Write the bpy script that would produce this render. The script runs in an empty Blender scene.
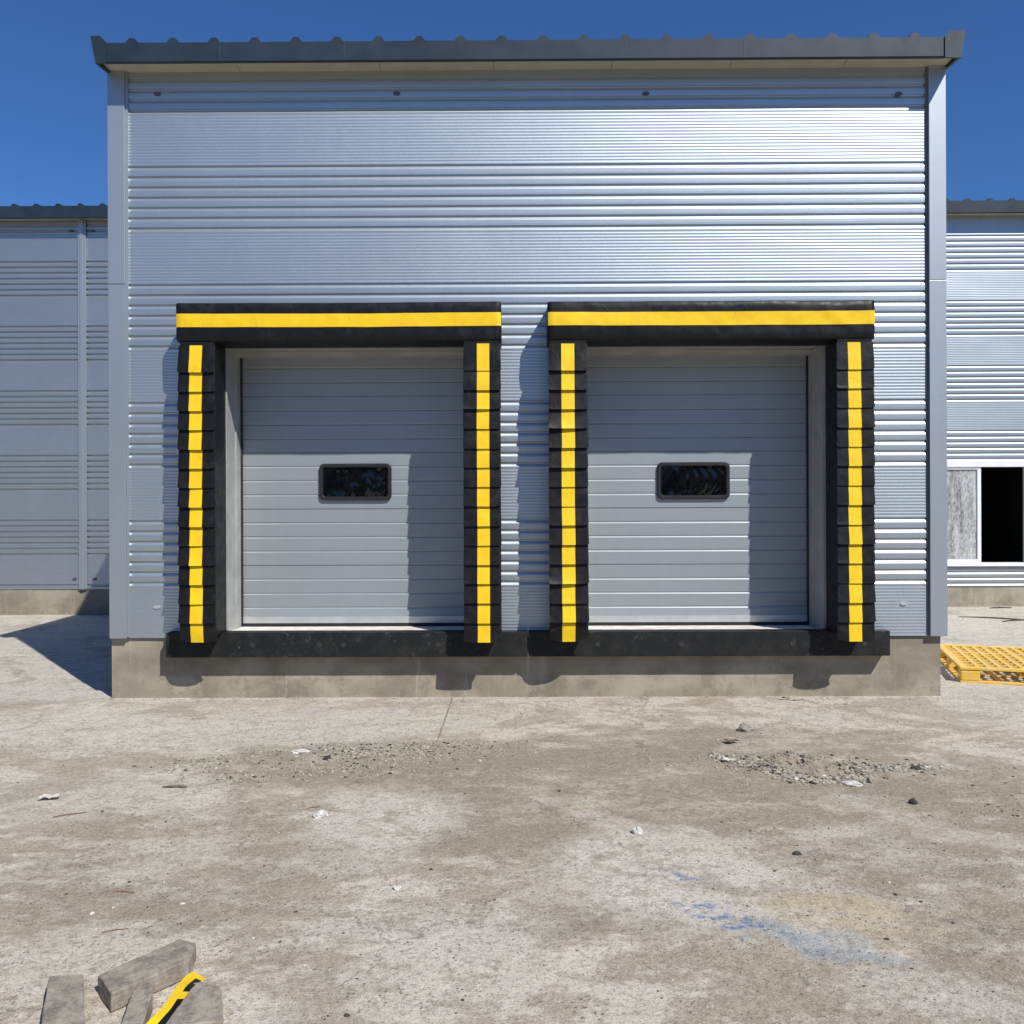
import bpy, math, random
from mathutils import Vector, Matrix, noise

C = bpy.context.scene.collection
S = bpy.context.scene
random.seed(7)

# ------------------------------------------------------------------ camera
YAW, ROLL = math.radians(0.35), 0.0037
cd = bpy.data.cameras.new("camera"); cam = bpy.data.objects.new("camera", cd); C.objects.link(cam)
cd.sensor_width = 36; cd.lens = 900 / 1024 * 36; cd.clip_start = 0.05; cd.clip_end = 3000
R = Matrix.Rotation(YAW, 4, 'Z') @ Matrix.Rotation(math.radians(90), 4, 'X') @ Matrix.Rotation(-ROLL, 4, 'Z')
cam.matrix_world = Matrix.Translation((0.05, -7.7, 1.58)) @ R
S.camera = cam

# ------------------------------------------------------------------ light
TO_SUN = Vector((1.0, -1.30, 1.70)).normalized()
ELEV = math.asin(TO_SUN.z); AZ = math.atan2(TO_SUN.x, TO_SUN.y)
W = bpy.data.worlds.new("World"); S.world = W; W.use_nodes = True
wn = W.node_tree.nodes; wl = W.node_tree.links
sky = wn.new('ShaderNodeTexSky'); sky.sky_type = 'NISHITA'; sky.sun_disc = False
sky.sun_elevation = ELEV; sky.sun_rotation = AZ
sky.altitude = 1500; sky.air_density = 1.0; sky.dust_density = 0.1; sky.ozone_density = 3.0
bg = wn['Background']; bg.inputs['Strength'].default_value = 0.074
hs = wn.new('ShaderNodeMix'); hs.data_type = 'RGBA'; hs.blend_type = 'MULTIPLY'; hs.inputs[0].default_value = 1.0
hs.inputs[7].default_value = (0.58, 0.97, 1.44, 1)      # deep clear-sky blue
wl.new(sky.outputs[0], hs.inputs[6]); wl.new(hs.outputs[2], bg.inputs['Color'])
sd = bpy.data.lights.new("sun", 'SUN'); sd.energy = 4.6; sd.angle = math.radians(0.5); sd.color = (1.0, 0.965, 0.90)
so = bpy.data.objects.new("sun", sd); C.objects.link(so); so.location = TO_SUN * 30
so.rotation_euler = TO_SUN.to_track_quat('Z', 'Y').to_euler()
S.view_settings.view_transform = 'Standard'; S.view_settings.look = 'None'
S.view_settings.exposure = 0.12; S.view_settings.gamma = 1.0
S.render.engine = 'CYCLES'

# ------------------------------------------------------------------ materials
class NT:
    def __init__(s, name):
        s.m = bpy.data.materials.new(name); s.m.use_nodes = True
        s.n = s.m.node_tree.nodes; s.l = s.m.node_tree.links; s.b = s.n['Principled BSDF']
    def node(s, t, **kw):
        n = s.n.new(t)
        for k, v in kw.items(): setattr(n, k, v)
        return n
    def put(s, sock, v):
        if isinstance(v, bpy.types.NodeSocket): s.l.new(v, sock)
        else: sock.default_value = v
    def math(s, op, a, b=0.0, c=None, clamp=False):
        n = s.node('ShaderNodeMath', operation=op); n.use_clamp = clamp
        s.put(n.inputs[0], a); s.put(n.inputs[1], b)
        if c is not None: s.put(n.inputs[2], c)
        return n.outputs[0]
    def noise(s, vec, scale, detail=4, rough=0.55, dist=0.0, out=0):
        n = s.node('ShaderNodeTexNoise'); s.put(n.inputs['Vector'], vec)
        n.inputs['Scale'].default_value = scale; n.inputs['Detail'].default_value = detail
        n.inputs['Roughness'].default_value = rough; n.inputs['Distortion'].default_value = dist
        return n.outputs[out]
    def ramp(s, f, a, b, lo=0.0, hi=1.0):
        n = s.node('ShaderNodeMapRange'); n.interpolation_type = 'SMOOTHSTEP'
        s.put(n.inputs[0], f); n.inputs[1].default_value = a; n.inputs[2].default_value = b
        n.inputs[3].default_value = lo; n.inputs[4].default_value = hi
        return n.outputs[0]
    def mix(s, f, a, b):
        n = s.node('ShaderNodeMix', data_type='RGBA')
        s.put(n.inputs[0], f)
        for sock, v in ((n.inputs[6], a), (n.inputs[7], b)):
            s.put(sock, v if isinstance(v, bpy.types.NodeSocket) else (*v, 1))
        return n.outputs[2]
    def bump(s, h, strength=0.3, dist=0.01, normal=None):
        n = s.node('ShaderNodeBump'); n.inputs['Strength'].default_value = strength
        n.inputs['Distance'].default_value = dist; s.put(n.inputs['Height'], h)
        if normal is not None: s.put(n.inputs['Normal'], normal)
        return n.outputs[0]
    def obj(s): return s.node('ShaderNodeTexCoord').outputs['Object']
    def pos(s): return s.node('ShaderNodeNewGeometry').outputs['Position']
    def scaled(s, v, sc):
        n = s.node('ShaderNodeMapping'); s.put(n.inputs['Vector'], v); n.inputs['Scale'].default_value = sc
        return n.outputs[0]
    def fin(s, color=None, rough=None, metal=None, normal=None, spec=None):
        for k, v in (('Base Color', color), ('Roughness', rough), ('Metallic', metal), ('Normal', normal), ('Specular IOR Level', spec)):
            if v is None: continue
            if k == 'Base Color' and isinstance(v, tuple) and len(v) == 3: v = (*v, 1)
            s.put(s.b.inputs[k], v)
        return s.m

def simple(name, col, rough=0.5, metal=0.0, var=0.12, scale=6.0, bump=0.0, bscale=80.0, spec=None):
    t = NT(name); p = t.pos()
    f = t.noise(p, scale, 5, 0.6)
    dark = tuple(c * (1 - var) for c in col); lite = tuple(min(1, c * (1 + var)) for c in col)
    c = t.mix(t.ramp(f, 0.3, 0.7), dark, lite)
    r = t.ramp(t.noise(p, scale * 2.3, 4), 0.3, 0.7, max(0.02, rough - 0.06), min(1, rough + 0.06))
    nrm = t.bump(t.noise(p, bscale, 4), bump, 0.003) if bump else None
    return t.fin(c, r, metal, nrm, spec)

def metal_wall(name, col, rough, metal):
    t = NT(name); p = t.pos()
    streak = t.noise(t.scaled(p, (9, 9, 0.5)), 1.0, 5, 0.6)       # faint rain streaks
    fine = t.noise(p, 60, 4, 0.7); big = t.noise(p, 1.1, 3)
    c1 = t.mix(t.ramp(streak, 0.35, 0.7), tuple(x * 0.975 for x in col), col)
    c2 = t.mix(t.ramp(big, 0.3, 0.7, 0, 0.35), c1, tuple(x * 0.86 for x in col))
    speck = t.ramp(t.noise(p, 38, 2, 0.5), 0.70, 0.76, 0, 0.35)
    c3 = t.mix(speck, c2, (0.34, 0.32, 0.29))
    r = t.ramp(fine, 0.25, 0.75, rough - 0.03, rough + 0.03)
    n = t.bump(t.noise(t.scaled(p, (1.0, 1.0, 1.8)), 2.5, 1), 0.06, 0.01)
    return t.fin(c3, r, metal, n)

M = {}
M['wall'] = metal_wall('silver_wall_paint', (0.48, 0.53, 0.555), 0.46, 0.86)
M['wall_rear'] = metal_wall('darker_silver_wall_paint', (0.42, 0.46, 0.485), 0.46, 0.86)  # slightly darker silver for the warehouse walls
M['trim'] = metal_wall('silver_trim_paint', (0.39, 0.43, 0.46), 0.45, 0.62)
M['door'] = metal_wall('grey_door_paint', (0.325, 0.36, 0.38), 0.46, 0.32)
M['fascia'] = simple('slate_fascia', (0.018, 0.031, 0.048), 0.5, 0.0, 0.18, 3.0, 0, 80, 0.35)
M['soffit'] = simple('cream_soffit', (0.44, 0.41, 0.33), 0.7, 0, 0.06)
M['jamb'] = simple('galvanised_jamb', (0.42, 0.425, 0.41), 0.5, 0.3, 0.1)
M['seal'] = simple('black_rubber_seal', (0.012, 0.012, 0.013), 0.6, 0, 0.2)
M['white'] = simple('white_window_frame', (0.78, 0.79, 0.82), 0.35, 0, 0.04)
M['dark'] = simple('dark_interior', (0.006, 0.006, 0.007), 0.9, 0, 0.1)  # near-black colour stands in for the unlit room behind the window
M['gap'] = simple('shadow_gap_strip', (0.13, 0.14, 0.155), 0.6, 0, 0.1)
M['plate'] = simple('aluminium_strip', (0.62, 0.63, 0.63), 0.35, 0.6, 0.06)
M['screw'] = simple('grey_screw_cap', (0.10, 0.10, 0.11), 0.5, 0.3, 0.1)

def vinyl(name, col, rough, wr=0.35):
    t = NT(name); p = t.pos()
    dust = t.ramp(t.noise(p, 7, 6, 0.65), 0.5, 0.85, 0, 0.045)
    c = t.mix(dust, col, (0.32, 0.30, 0.27))
    h1 = t.noise(t.scaled(p, (1, 1, 0.5)), 9, 3, 0.5, 0.8); h2 = t.noise(p, 420, 2)
    n1 = t.bump(h1, wr, 0.02); n2 = t.bump(h2, 0.12, 0.002, n1)
    r = t.ramp(t.noise(p, 14, 4), 0.3, 0.7, rough - 0.07, rough + 0.1)
    return t.fin(c, r, 0.0, n2, 0.24)
M['black'] = vinyl('black_vinyl', (0.0075, 0.008, 0.0085), 0.45, 0.2)

def yellow():
    t = NT('yellow_vinyl_scuffed'); p = t.pos()
    c = t.mix(t.ramp(t.noise(p, 6, 5, .6), .35, .7), (0.86, 0.57, 0.014), (0.80, 0.50, 0.012))
    sm = t.math('MULTIPLY', t.ramp(t.noise(t.scaled(p, (1, 1, .4)), 16, 7, .8), .56, .70), t.ramp(t.noise(p, 2.2, 2), .45, .62))
    c = t.mix(t.math('MULTIPLY', sm, .45), c, (0.20, 0.14, 0.04))
    n1 = t.bump(t.noise(t.scaled(p, (1, 1, .5)), 9, 3, .5, .8), .18, .02)
    return t.fin(c, .5, 0, t.bump(t.noise(p, 420, 2), .12, .002, n1), .3)
M['yellow'] = yellow()

def rubber():
    t = NT('scuffed_black_rubber'); p = t.pos()
    s = t.noise(p, 26, 6, 0.75, 0.6); s2 = t.noise(p, 3.2, 3)
    m = t.math('MULTIPLY', t.ramp(s, 0.55, 0.68), t.ramp(s2, 0.42, 0.62), clamp=True)
    c = t.mix(t.math('MULTIPLY', m, 0.5), (0.008, 0.009, 0.009), (0.15, 0.155, 0.15))
    c = t.mix(t.ramp(t.noise(p, 8, 5), 0.4, 0.8, 0, 0.05), c, (0.3, 0.28, 0.25))
    return t.fin(c, 0.6, 0, t.bump(t.noise(p, 120, 4), 0.25, 0.003), 0.3)
M['rubber'] = rubber()

def concrete():
    t = NT('cast_concrete'); p = t.pos()
    big = t.noise(t.scaled(p, (1, 1, 1.5)), 1.6, 6, 0.6, 0.4)
    strk = t.noise(t.scaled(p, (6, 6, 0.8)), 1.0, 5, 0.65)
    c = t.mix(t.ramp(big, 0.3, 0.7), (0.205, 0.178, 0.13), (0.36, 0.32, 0.245))
    c = t.mix(t.ramp(strk, 0.55, 0.75, 0, 0.45), c, (0.40, 0.375, 0.32))
    c = t.mix(t.ramp(t.noise(p, 2.7, 5, 0.7), 0.55, 0.72, 0, 0.5), c, (0.19, 0.175, 0.14))
    sep = t.node('ShaderNodeSeparateXYZ'); t.put(sep.inputs[0], p)
    # lime bloom along the foot of the wall, with a ragged edge
    foot = t.math('ADD', sep.outputs[2], t.math('MULTIPLY', t.noise(p, 7, 6, 0.7), -0.16))
    c = t.mix(t.ramp(foot, -0.115, -0.09, 0.4, 0), c, (0.52, 0.50, 0.45))
    spl = t.math('MULTIPLY', t.ramp(t.noise(p, 5, 8, .8), .50, .58), t.ramp(sep.outputs[2], .05, .38, 1, .25))
    c = t.mix(t.math('MULTIPLY', spl, .45), c, (0.155, 0.13, 0.09))
    c = t.mix(t.ramp(t.noise(t.scaled(p, (9, 9, .6)), 1.3, 6, .7), .60, .68, 0, .4), c, (0.46, 0.425, 0.35))
    # vertical form joints
    j = t.math('ABSOLUTE', t.math('SUBTRACT', t.math('FRACT', t.math('DIVIDE', t.math('ADD', sep.outputs[0], 20.52), 1.22)), 0.5))
    c = t.mix(t.ramp(j, 0.0, 0.003, 0.2, 0), c, (0.5, 0.48, 0.43))
    h = t.math('ADD', t.noise(p, 22, 6, 0.65), t.math('MULTIPLY', t.noise(p, 3, 3), 1.5))
    return t.fin(c, 0.9, 0, t.bump(h, 0.4, 0.006))
M['concrete'] = concrete()

# ------------------------------------------------------------------ mesh helpers
class MB:
    def __init__(s): s.v = []; s.f = []; s.mi = []
    def quad(s, pts, mi=0):
        i = len(s.v); s.v += [tuple(p) for p in pts]; s.f.append(tuple(range(i, i + len(pts)))); s.mi.append(mi)
    def box(s, x0, x1, y0, y1, z0, z1, mi=0, rot=0.0, about=None, bev=0.0):
        if bev > 0: return s.bbox(x0, x1, y0, y1, z0, z1, bev, mi)
        i = len(s.v)
        s.v += [(x0,y0,z0),(x1,y0,z0),(x1,y1,z0),(x0,y1,z0),(x0,y0,z1),(x1,y0,z1),(x1,y1,z1),(x0,y1,z1)]
        for q in ((0,3,2,1),(4,5,6,7),(0,1,5,4),(1,2,6,5),(2,3,7,6),(3,0,4,7)):
            s.f.append(tuple(i + k for k in q)); s.mi.append(mi)
    def bbox(s, x0, x1, y0, y1, z0, z1, b, mi=0):
        import bmesh
        bm = bmesh.new(); r = bmesh.ops.create_cube(bm, size=1)
        for v in bm.verts:
            v.co = Vector((x0 + (v.co.x + .5) * (x1 - x0), y0 + (v.co.y + .5) * (y1 - y0), z0 + (v.co.z + .5) * (z1 - z0)))
        bmesh.ops.bevel(bm, geom=bm.edges[:], offset=b, segments=2, affect='EDGES', profile=0.6)
        s.add_bm(bm, mi)
    def add_bm(s, bm, mi=0):
        i = len(s.v); bm.verts.index_update()
        s.v += [tuple(v.co) for v in bm.verts]
        for f in bm.faces: s.f.append(tuple(i + v.index for v in f.verts)); s.mi.append(mi)
        bm.free()
    def prism_x(s, prof, x0, x1, mi=0):          # prof: (y,z) polygon, extruded along x
        n = len(prof); i = len(s.v)
        s.v += [(x0, y, z) for y, z in prof] + [(x1, y, z) for y, z in prof]
        for k in range(n):
            a, b = k, (k + 1) % n
            s.f.append((i + a, i + b, i + n + b, i + n + a)); s.mi.append(mi)
        s.f.append(tuple(i + k for k in reversed(range(n)))); s.mi.append(mi)
        s.f.append(tuple(i + n + k for k in range(n))); s.mi.append(mi)
    def prism_y(s, prof, y0, y1, mi=0):          # prof: (x,z) polygon, extruded along y
        n = len(prof); i = len(s.v)
        s.v += [(x, y0, z) for x, z in prof] + [(x, y1, z) for x, z in prof]
        for k in range(n):
            a, b = k, (k + 1) % n
            s.f.append((i + a, i + b, i + n + b, i + n + a)); s.mi.append(mi)
        s.f.append(tuple(i + k for k in reversed(range(n)))); s.mi.append(mi)
        s.f.append(tuple(i + n + k for k in range(n))); s.mi.append(mi)
    def disc(s, x, y, z, r, depth, mi=0, n=14, sx=1.0):   # short cylinder facing -Y
        ring = [(x + sx * r * math.cos(2 * math.pi * k / n), z + r * math.sin(2 * math.pi * k / n)) for k in range(n)]
        s.prism_y(ring, y - depth, y, mi)
    def build(s, name, mats, parent=None, smooth=False, origin=None):
        me = bpy.data.meshes.new(name)
        if not isinstance(mats, (list, tuple)): mats = [mats]
        c = Vector(origin) if origin is not None else Vector((
            (min(v[0] for v in s.v) + max(v[0] for v in s.v)) / 2, (min(v[1] for v in s.v) + max(v[1] for v in s.v)) / 2, min(v[2] for v in s.v)))
        me.from_pydata([(v[0] - c.x, v[1] - c.y, v[2] - c.z) for v in s.v], [], s.f)
        for m in mats: me.materials.append(m)
        me.polygons.foreach_set('material_index', s.mi)
        if smooth: me.polygons.foreach_set('use_smooth', [True] * len(me.polygons))
        me.update()
        import bmesh
        bm = bmesh.new(); bm.from_mesh(me); bmesh.ops.recalc_face_normals(bm, faces=bm.faces[:]) ; 
        if getattr(s, 'fixn', True): bm.to_mesh(me)
        bm.free()
        o = bpy.data.objects.new(name, me); C.objects.link(o)
        o.location = c - (world_loc(parent) if parent else Vector((0, 0, 0))); o.parent = parent
        return o

def world_loc(o):
    p = Vector((0, 0, 0))
    while o is not None: p += o.location; o = o.parent
    return p

def tag(o, label=None, cat=None, group=None, kind=None):
    if label: o['label'] = label
    if cat: o['category'] = cat
    if group: o['group'] = group
    if kind: o['kind'] = kind
    return o

def empty(name, loc):
    o = bpy.data.objects.new(name, None); C.objects.link(o); o.location = loc; o.empty_display_size = 0.3
    return o

# ------------------------------------------------------------------ ground
def gnoise(x, y):
    z = 0.012 * noise.noise((x * 0.55, y * 0.55, 3)) + 0.006 * noise.noise((x * 2.1, y * 2.1, 8)) + 0.0028 * noise.noise((x * 7, y * 7, 1))
    z += 0.0016 * noise.noise((x * 19, y * 19, 5))
    # little ridges of loose stuff
    for cx, cy, rx, ry, h in ((-0.75, -1.75, .75, .22, .032), (1.75, -2.12, .42, .22, .060), (2.05, -2.28, .2, .12, .03), (0.15,-1.55,.2,.08,.015)):
        d = ((x - cx) / rx) ** 2 + ((y - cy) / ry) ** 2
        if d < 6: z += h * math.exp(-d * 1.3) * (1 + 0.6 * noise.noise((x * 9, y * 9, 2)) + .5 * noise.noise((x * 21, y * 21, 6)))
    return z
def gheight(x, y):
    k = min(1.0, max(0.0, (-0.02 - y) / 0.3)) if abs(x) < 4 else 1.0
    far = 1.0 / (1 + max(0.0, abs(x) - 8) * .2 + max(0.0, abs(y) - 9) * .2)
    rise = 0.085 * min(1, max(0, (y - 1.5) / 4.5)) * min(1, max(0, (x - 3) / 2))
    return (gnoise(x, y) * (0.25 + 0.75 * k)) * far + rise - 0.002

def axis(lo, hi, step, far):
    a = []; v = lo
    while v <= hi: a.append(v); v += step
    up = a[-1]; st = step; r = []
    while up < far: st *= 1.35; up += st; r.append(up)
    dn = a[0]; st = step; l = []
    while dn > -far: st *= 1.35; dn -= st; l.append(dn)
    return l[::-1] + a + r
xs = axis(-4.2, 4.6, 0.03, 900); ys = axis(-5.4, 0.4, 0.03, 900)
gv = [(x, y, gheight(x, y)) for y in ys for x in xs]
nx = len(xs)
gf = [(j * nx + i, j * nx + i + 1, (j + 1) * nx + i + 1, (j + 1) * nx + i) for j in range(len(ys) - 1) for i in range(nx - 1)]
gm = bpy.data.meshes.new('ground'); gm.from_pydata(gv, [], gf)
gm.polygons.foreach_set('use_smooth', [True] * len(gm.polygons)); gm.update()
ground = bpy.data.objects.new('ground', gm); C.objects.link(ground); ground['kind'] = 'structure'

def ground_mat():
    t = NT('dusty_concrete_yard'); p = t.pos()
    warp = t.node('ShaderNodeVectorMath', operation='MULTIPLY_ADD')
    t.put(warp.inputs[0], t.noise(p, 1.7, 7, 0.68, 0, 1)); warp.inputs[1].default_value = (0.85, 0.85, 0); 
    sub = t.node('ShaderNodeVectorMath', operation='SUBTRACT'); t.put(sub.inputs[0], p); sub.inputs[1].default_value = (0.425, 0.425, 0)
    t.put(warp.inputs[2], sub.outputs[0])
    wp = warp.outputs[0]
    sp = t.node('ShaderNodeSeparateXYZ'); t.put(sp.inputs[0], p)
    sw = t.node('ShaderNodeSeparateXYZ'); t.put(sw.inputs[0], wp)
    def blob(cx, cy, rx, ry, rot=0, soft=0.35, src=None):
        m = t.node('ShaderNodeMapping'); m.vector_type = 'TEXTURE'; t.put(m.inputs['Vector'], src or wp)
        m.inputs['Location'].default_value = (cx, cy, 0); m.inputs['Rotation'].default_value = (0, 0, rot); m.inputs['Scale'].default_value = (rx, ry, 1e3)
        ln = t.node('ShaderNodeVectorMath', operation='LENGTH'); t.put(ln.inputs[0], m.outputs[0])
        return t.ramp(ln.outputs['Value'], 1 - soft, 1 + soft, 1, 0)
    pale, mid, dirt, dk = (0.62, 0.552, 0.455), (0.41, 0.348, 0.268), (0.295, 0.245, 0.18), (0.17, 0.138, 0.105)
    n1 = t.noise(p, 0.75, 9, 0.66, 0.3); n2 = t.noise(t.scaled(p, (1, 1.6, 1)), 2.3, 9, 0.7, 0.2)
    f = t.math('ADD', t.math('MULTIPLY', n1, 0.55), t.math('MULTIPLY', n2, 0.45))
    c = t.mix(t.ramp(f, 0.48, 0.53), mid, pale)
    # explicit dirt spreads
    for cx, cy, rx, ry, rot, k in ((0.05, -2.75, .85, .95, .1, .8), (1.9, -3.0, 1.1, .9, -.3, .75), (-1.15, -2.2, .8, .35, 0.1, .7),
                                (-1.5, -3.6, .7, .8, 0, .6), (1.7, -1.5, 1.1, .5, 0, .6), (0.6, -1.75, 1.2, .38, 0, .8), (-1.2, -1.95, 1.1, .30, 0.05, .75), (2.4, -2.3, 1.0, .4, 0, .7), (0.35, -4.25, .55, .16, .1, .8), (1.9, -4.5, .5, .5, 0, .5)):
        c = t.mix(t.math('MULTIPLY', t.math('MULTIPLY', blob(cx, cy, rx, ry, rot, .22), t.ramp(f, .58, .48, .35, 1)), min(1, k * 1.15)), c, dirt)
    # worn pale concrete showing through
    for cx, cy, rx, ry, rot, k in ((-0.7, -3.1, .45, .55, 0, .85), (0.72, -3.85, .6, .45, -.4, .9), (-2.4, -1.0, 2.0, .75, 0, .85), (-2.6, -2.6, .8, .5, 0, .6), (-.5, -.8, 1.0, .45, 0, .6), (3.0, -.6, 1.4, .5, 0, .6),
                                (-.35, -4.3, .5, .25, 0, .6), (-.9, -4.9, .3, .2, 0, .8), (1.6,-4.75,.5,.15,-.3,.6)):
        g = t.math('MULTIPLY', blob(cx, cy, rx, ry, rot, .35), t.ramp(t.noise(p, 6, 9, 0.85), 0.44, 0.49, .2, 1))
        c = t.mix(t.math('MULTIPLY', g, min(1, k * 1.1)), c, (0.62, 0.565, 0.48))
    # dusty strip along the building foot
    foot = t.ramp(t.math('ADD', sp.outputs[1], t.math('MULTIPLY', t.noise(p, 3, 6, 0.7), 0.5)), -0.08, 0.28, 0, .75)
    c = t.mix(foot, c, (0.61, 0.565, 0.495))
    # track smear, clay spill, blue paint
    c = t.mix(t.math('MULTIPLY', blob(1.05, -3.92, .62, .055, -.42, .5), .7), c, (0.36, 0.31, 0.25))
    c = t.mix(t.math('MULTIPLY', blob(1.33, -4.12, .26, .20, -.3, .35), .9), c, (0.50, 0.42, 0.28))
    c = t.mix(t.math('MULTIPLY', blob(1.12, -4.38, .19, .085, -.5, .5), .75), c, (0.33, 0.37, 0.38))
    bl = t.math('MULTIPLY', t.math('MAXIMUM', blob(.90, -4.27, .20, .06, -.5, .6), blob(.76, -4.12, .12, .06, 0, .8)), t.ramp(t.noise(p, 20, 7, 0.8), 0.50, 0.55))
    bl = t.math('MAXIMUM', bl, t.math('MULTIPLY', blob(.70, -3.80, .04, .03, 0, .5), t.ramp(t.noise(p, 25, 5, .7), .42, .5)))
    
    # yellowish stain
    c = t.mix(t.math('MULTIPLY', blob(.33, -2.95, .13, .10, 0, .5), .45), c, (0.50, 0.46, 0.30))
    # scraped streaks
    st = t.noise(t.scaled(p, (1.2, 9, 1)), 2.0, 6, 0.7)
    c = t.mix(t.ramp(st, 0.60, 0.72, 0, .45), c, (0.66, 0.62, 0.565))
    c = t.mix(t.ramp(st, 0.36, 0.26, 0, .35), c, dirt)
    rot = t.node('ShaderNodeMapping'); t.put(rot.inputs['Vector'], wp); rot.inputs['Rotation'].default_value = (0, 0, .35); rot.inputs['Scale'].default_value = (.55, 6.5, 1)
    sc2 = t.noise(rot.outputs[0], 1.6, 7, .72)
    c = t.mix(t.ramp(sc2, .55, .62, 0, .55), c, dirt); c = t.mix(t.ramp(sc2, .43, .37, 0, .5), c, (0.57, 0.535, 0.46))
    big = t.noise(p, .9, 6, .7, .8)
    c = t.mix(t.ramp(big, .55, .60, 0, .6), c, (0.34, 0.285, 0.21))
    vc = t.node('ShaderNodeTexVoronoi', feature='DISTANCE_TO_EDGE'); t.put(vc.inputs['Vector'], wp); vc.inputs['Scale'].default_value = .62
    crk = t.math('MULTIPLY', t.ramp(vc.outputs['Distance'], .0015, .006, 1, 0), t.ramp(t.noise(p, 1.3, 3), .50, .56))
    c = t.mix(t.math('MULTIPLY', crk, .7), c, (0.15, 0.13, 0.10))
    # grain, grit and pits
    g0 = t.noise(p, 11, 8, 0.82)
    c = t.mix(t.ramp(g0, 0.52, 0.60, 0, .38), c, (0.19, 0.158, 0.12)); c = t.mix(t.ramp(g0, 0.46, 0.38, 0, .35), c, (0.60, 0.55, 0.47))
    g1 = t.noise(p, 42, 6, 0.85); c = t.mix(t.ramp(g1, 0.535, 0.59, 0, .6), c, dk); c = t.mix(t.ramp(g1, 0.45, 0.38, 0, .38), c, (0.66, 0.61, 0.53))
    g2 = t.noise(p, 150, 3, 0.8); c = t.mix(t.ramp(g2, 0.555, 0.61, 0, .65), c, (0.15, 0.13, 0.11)); c = t.mix(t.ramp(g2, 0.43, 0.36, 0, .5), c, (0.68, 0.63, 0.55))
    vo = t.node('ShaderNodeTexVoronoi'); t.put(vo.inputs['Vector'], p); vo.inputs['Scale'].default_value = 34
    pit = t.math('MULTIPLY', t.ramp(vo.outputs['Distance'], 0.24, 0.14, 0, 1), t.ramp(t.noise(p, 6, 3), .48, .58))
    c = t.mix(t.math('MULTIPLY', pit, .7), c, (0.11, 0.095, 0.08))
    c = t.mix(t.math('MULTIPLY', bl, .85), c, (0.085, 0.165, 0.33))
    cl = t.math('MULTIPLY', t.ramp(t.noise(p, 19, 9, .85), .54, .575), t.ramp(t.noise(p, 1.5, 3, .6), .46, .56))
    c = t.mix(t.math('MULTIPLY', cl, .5), c, (0.20, 0.165, 0.12))
    # expansion joint in the slab
    jx = t.math('ABSOLUTE', t.math('ADD', sp.outputs[0], t.math('MULTIPLY', t.noise(p, 6, 3), .02)))
    jm = t.math('ABSOLUTE', t.math('ADD', t.math('ADD', sp.outputs[0], 0.523), t.math('MULTIPLY', t.noise(p, 6, 3), -.02)))
    jm = t.math('MULTIPLY', t.ramp(jm, .003, .008, 1, 0), t.ramp(sp.outputs[1], -1.5, -1.3, 0, 1))
    c = t.mix(t.math('MULTIPLY', jm, .75), c, (0.17, 0.14, 0.115))
    h = t.math('ADD', t.math('MULTIPLY', g1, 1.0), t.math('MULTIPLY', g2, 0.45))
    h = t.math('SUBTRACT', h, t.math('MULTIPLY', pit, 0.5)); h = t.math('SUBTRACT', h, t.math('MULTIPLY', jm, .6))
    h2 = t.noise(p, 9, 8, 0.7)
    n = t.bump(h, 0.55, 0.006); n = t.bump(h2, 0.5, 0.03, n)
    return t.fin(c, 0.93, 0, n, 0.25)
gm.materials.append(ground_mat())

# unseen wooded ridge added behind the camera to darken reflections and the low sky
def added_hills():
    m = MB(); m.fixn = False; n = 90; rings = ((34, 0.0), (36, .45), (41, .8), (50, 1.0), (70, .9))
    for i in range(n + 1):
        a = math.radians(180 + 185 * i / n - 2)
        for rr, k in rings:
            x, y = rr * math.cos(a), rr * math.sin(a) - 2
            h = (7.5 + 2.5 * noise.noise((x * .05, y * .05, 1)) + 1.6 * noise.noise((x * .3, y * .3, 1))) * k
            m.v.append((x, y, h - .2))
    q = len(rings)
    for i in range(n):
        for j in range(q - 1): a = i * q + j; m.f.append((a, a + 1, a + q + 1, a + q)); m.mi.append(0)
    o = m.build('added_hills', simple('added_slope_green', (0.045, 0.06, 0.03), .95, 0, .5, .8), None); tag(o, kind='structure')
added_hills()

# ------------------------------------------------------------------ profiled sandwich-panel wall
MOD, PITCH = 1.0094, 0.0875
def wall_profile(z0, z1, top, gs=1.0):
    """rows (z, outward depth) of a panel wall: groups of seven grooves, then a finely fluted field"""
    rows = []
    k0 = math.floor((z0 - top) / MOD) - 1; k1 = math.ceil((z1 - top) / MOD) + 1
    for m in range(k1, k0, -1):
        zt = top + m * MOD
        for g in range(7):
            zc = zt - g * PITCH
            rows += [(zc + .014 * gs, 0.0), (zc + .008 * gs, -.013 * gs), (zc + .001, -.014 * gs), (zc - .008 * gs, -.006 * gs), (zc - .022, .0005), (zc - .030, .0018)]
            if g < 6: rows += [(zc - PITCH + .030, .0012)]
        a = zt - 6 * PITCH - .034; b = zt - MOD + .022; n = 16
        for i in range(n * 6 + 1):
            zz = a + (b - a) * i / (n * 6)
            rows.append((zz, 0.0007 * math.cos(2 * math.pi * i / 6) - .0006))
    rows = [r for r in rows if z0 <= r[0] <= z1]
    rows.sort(key=lambda r: r[0])
    if rows[0][0] > z0: rows.insert(0, (z0, rows[0][1]))
    if rows[-1][0] < z1: rows.append((z1, rows[-1][1]))
    return rows

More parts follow.
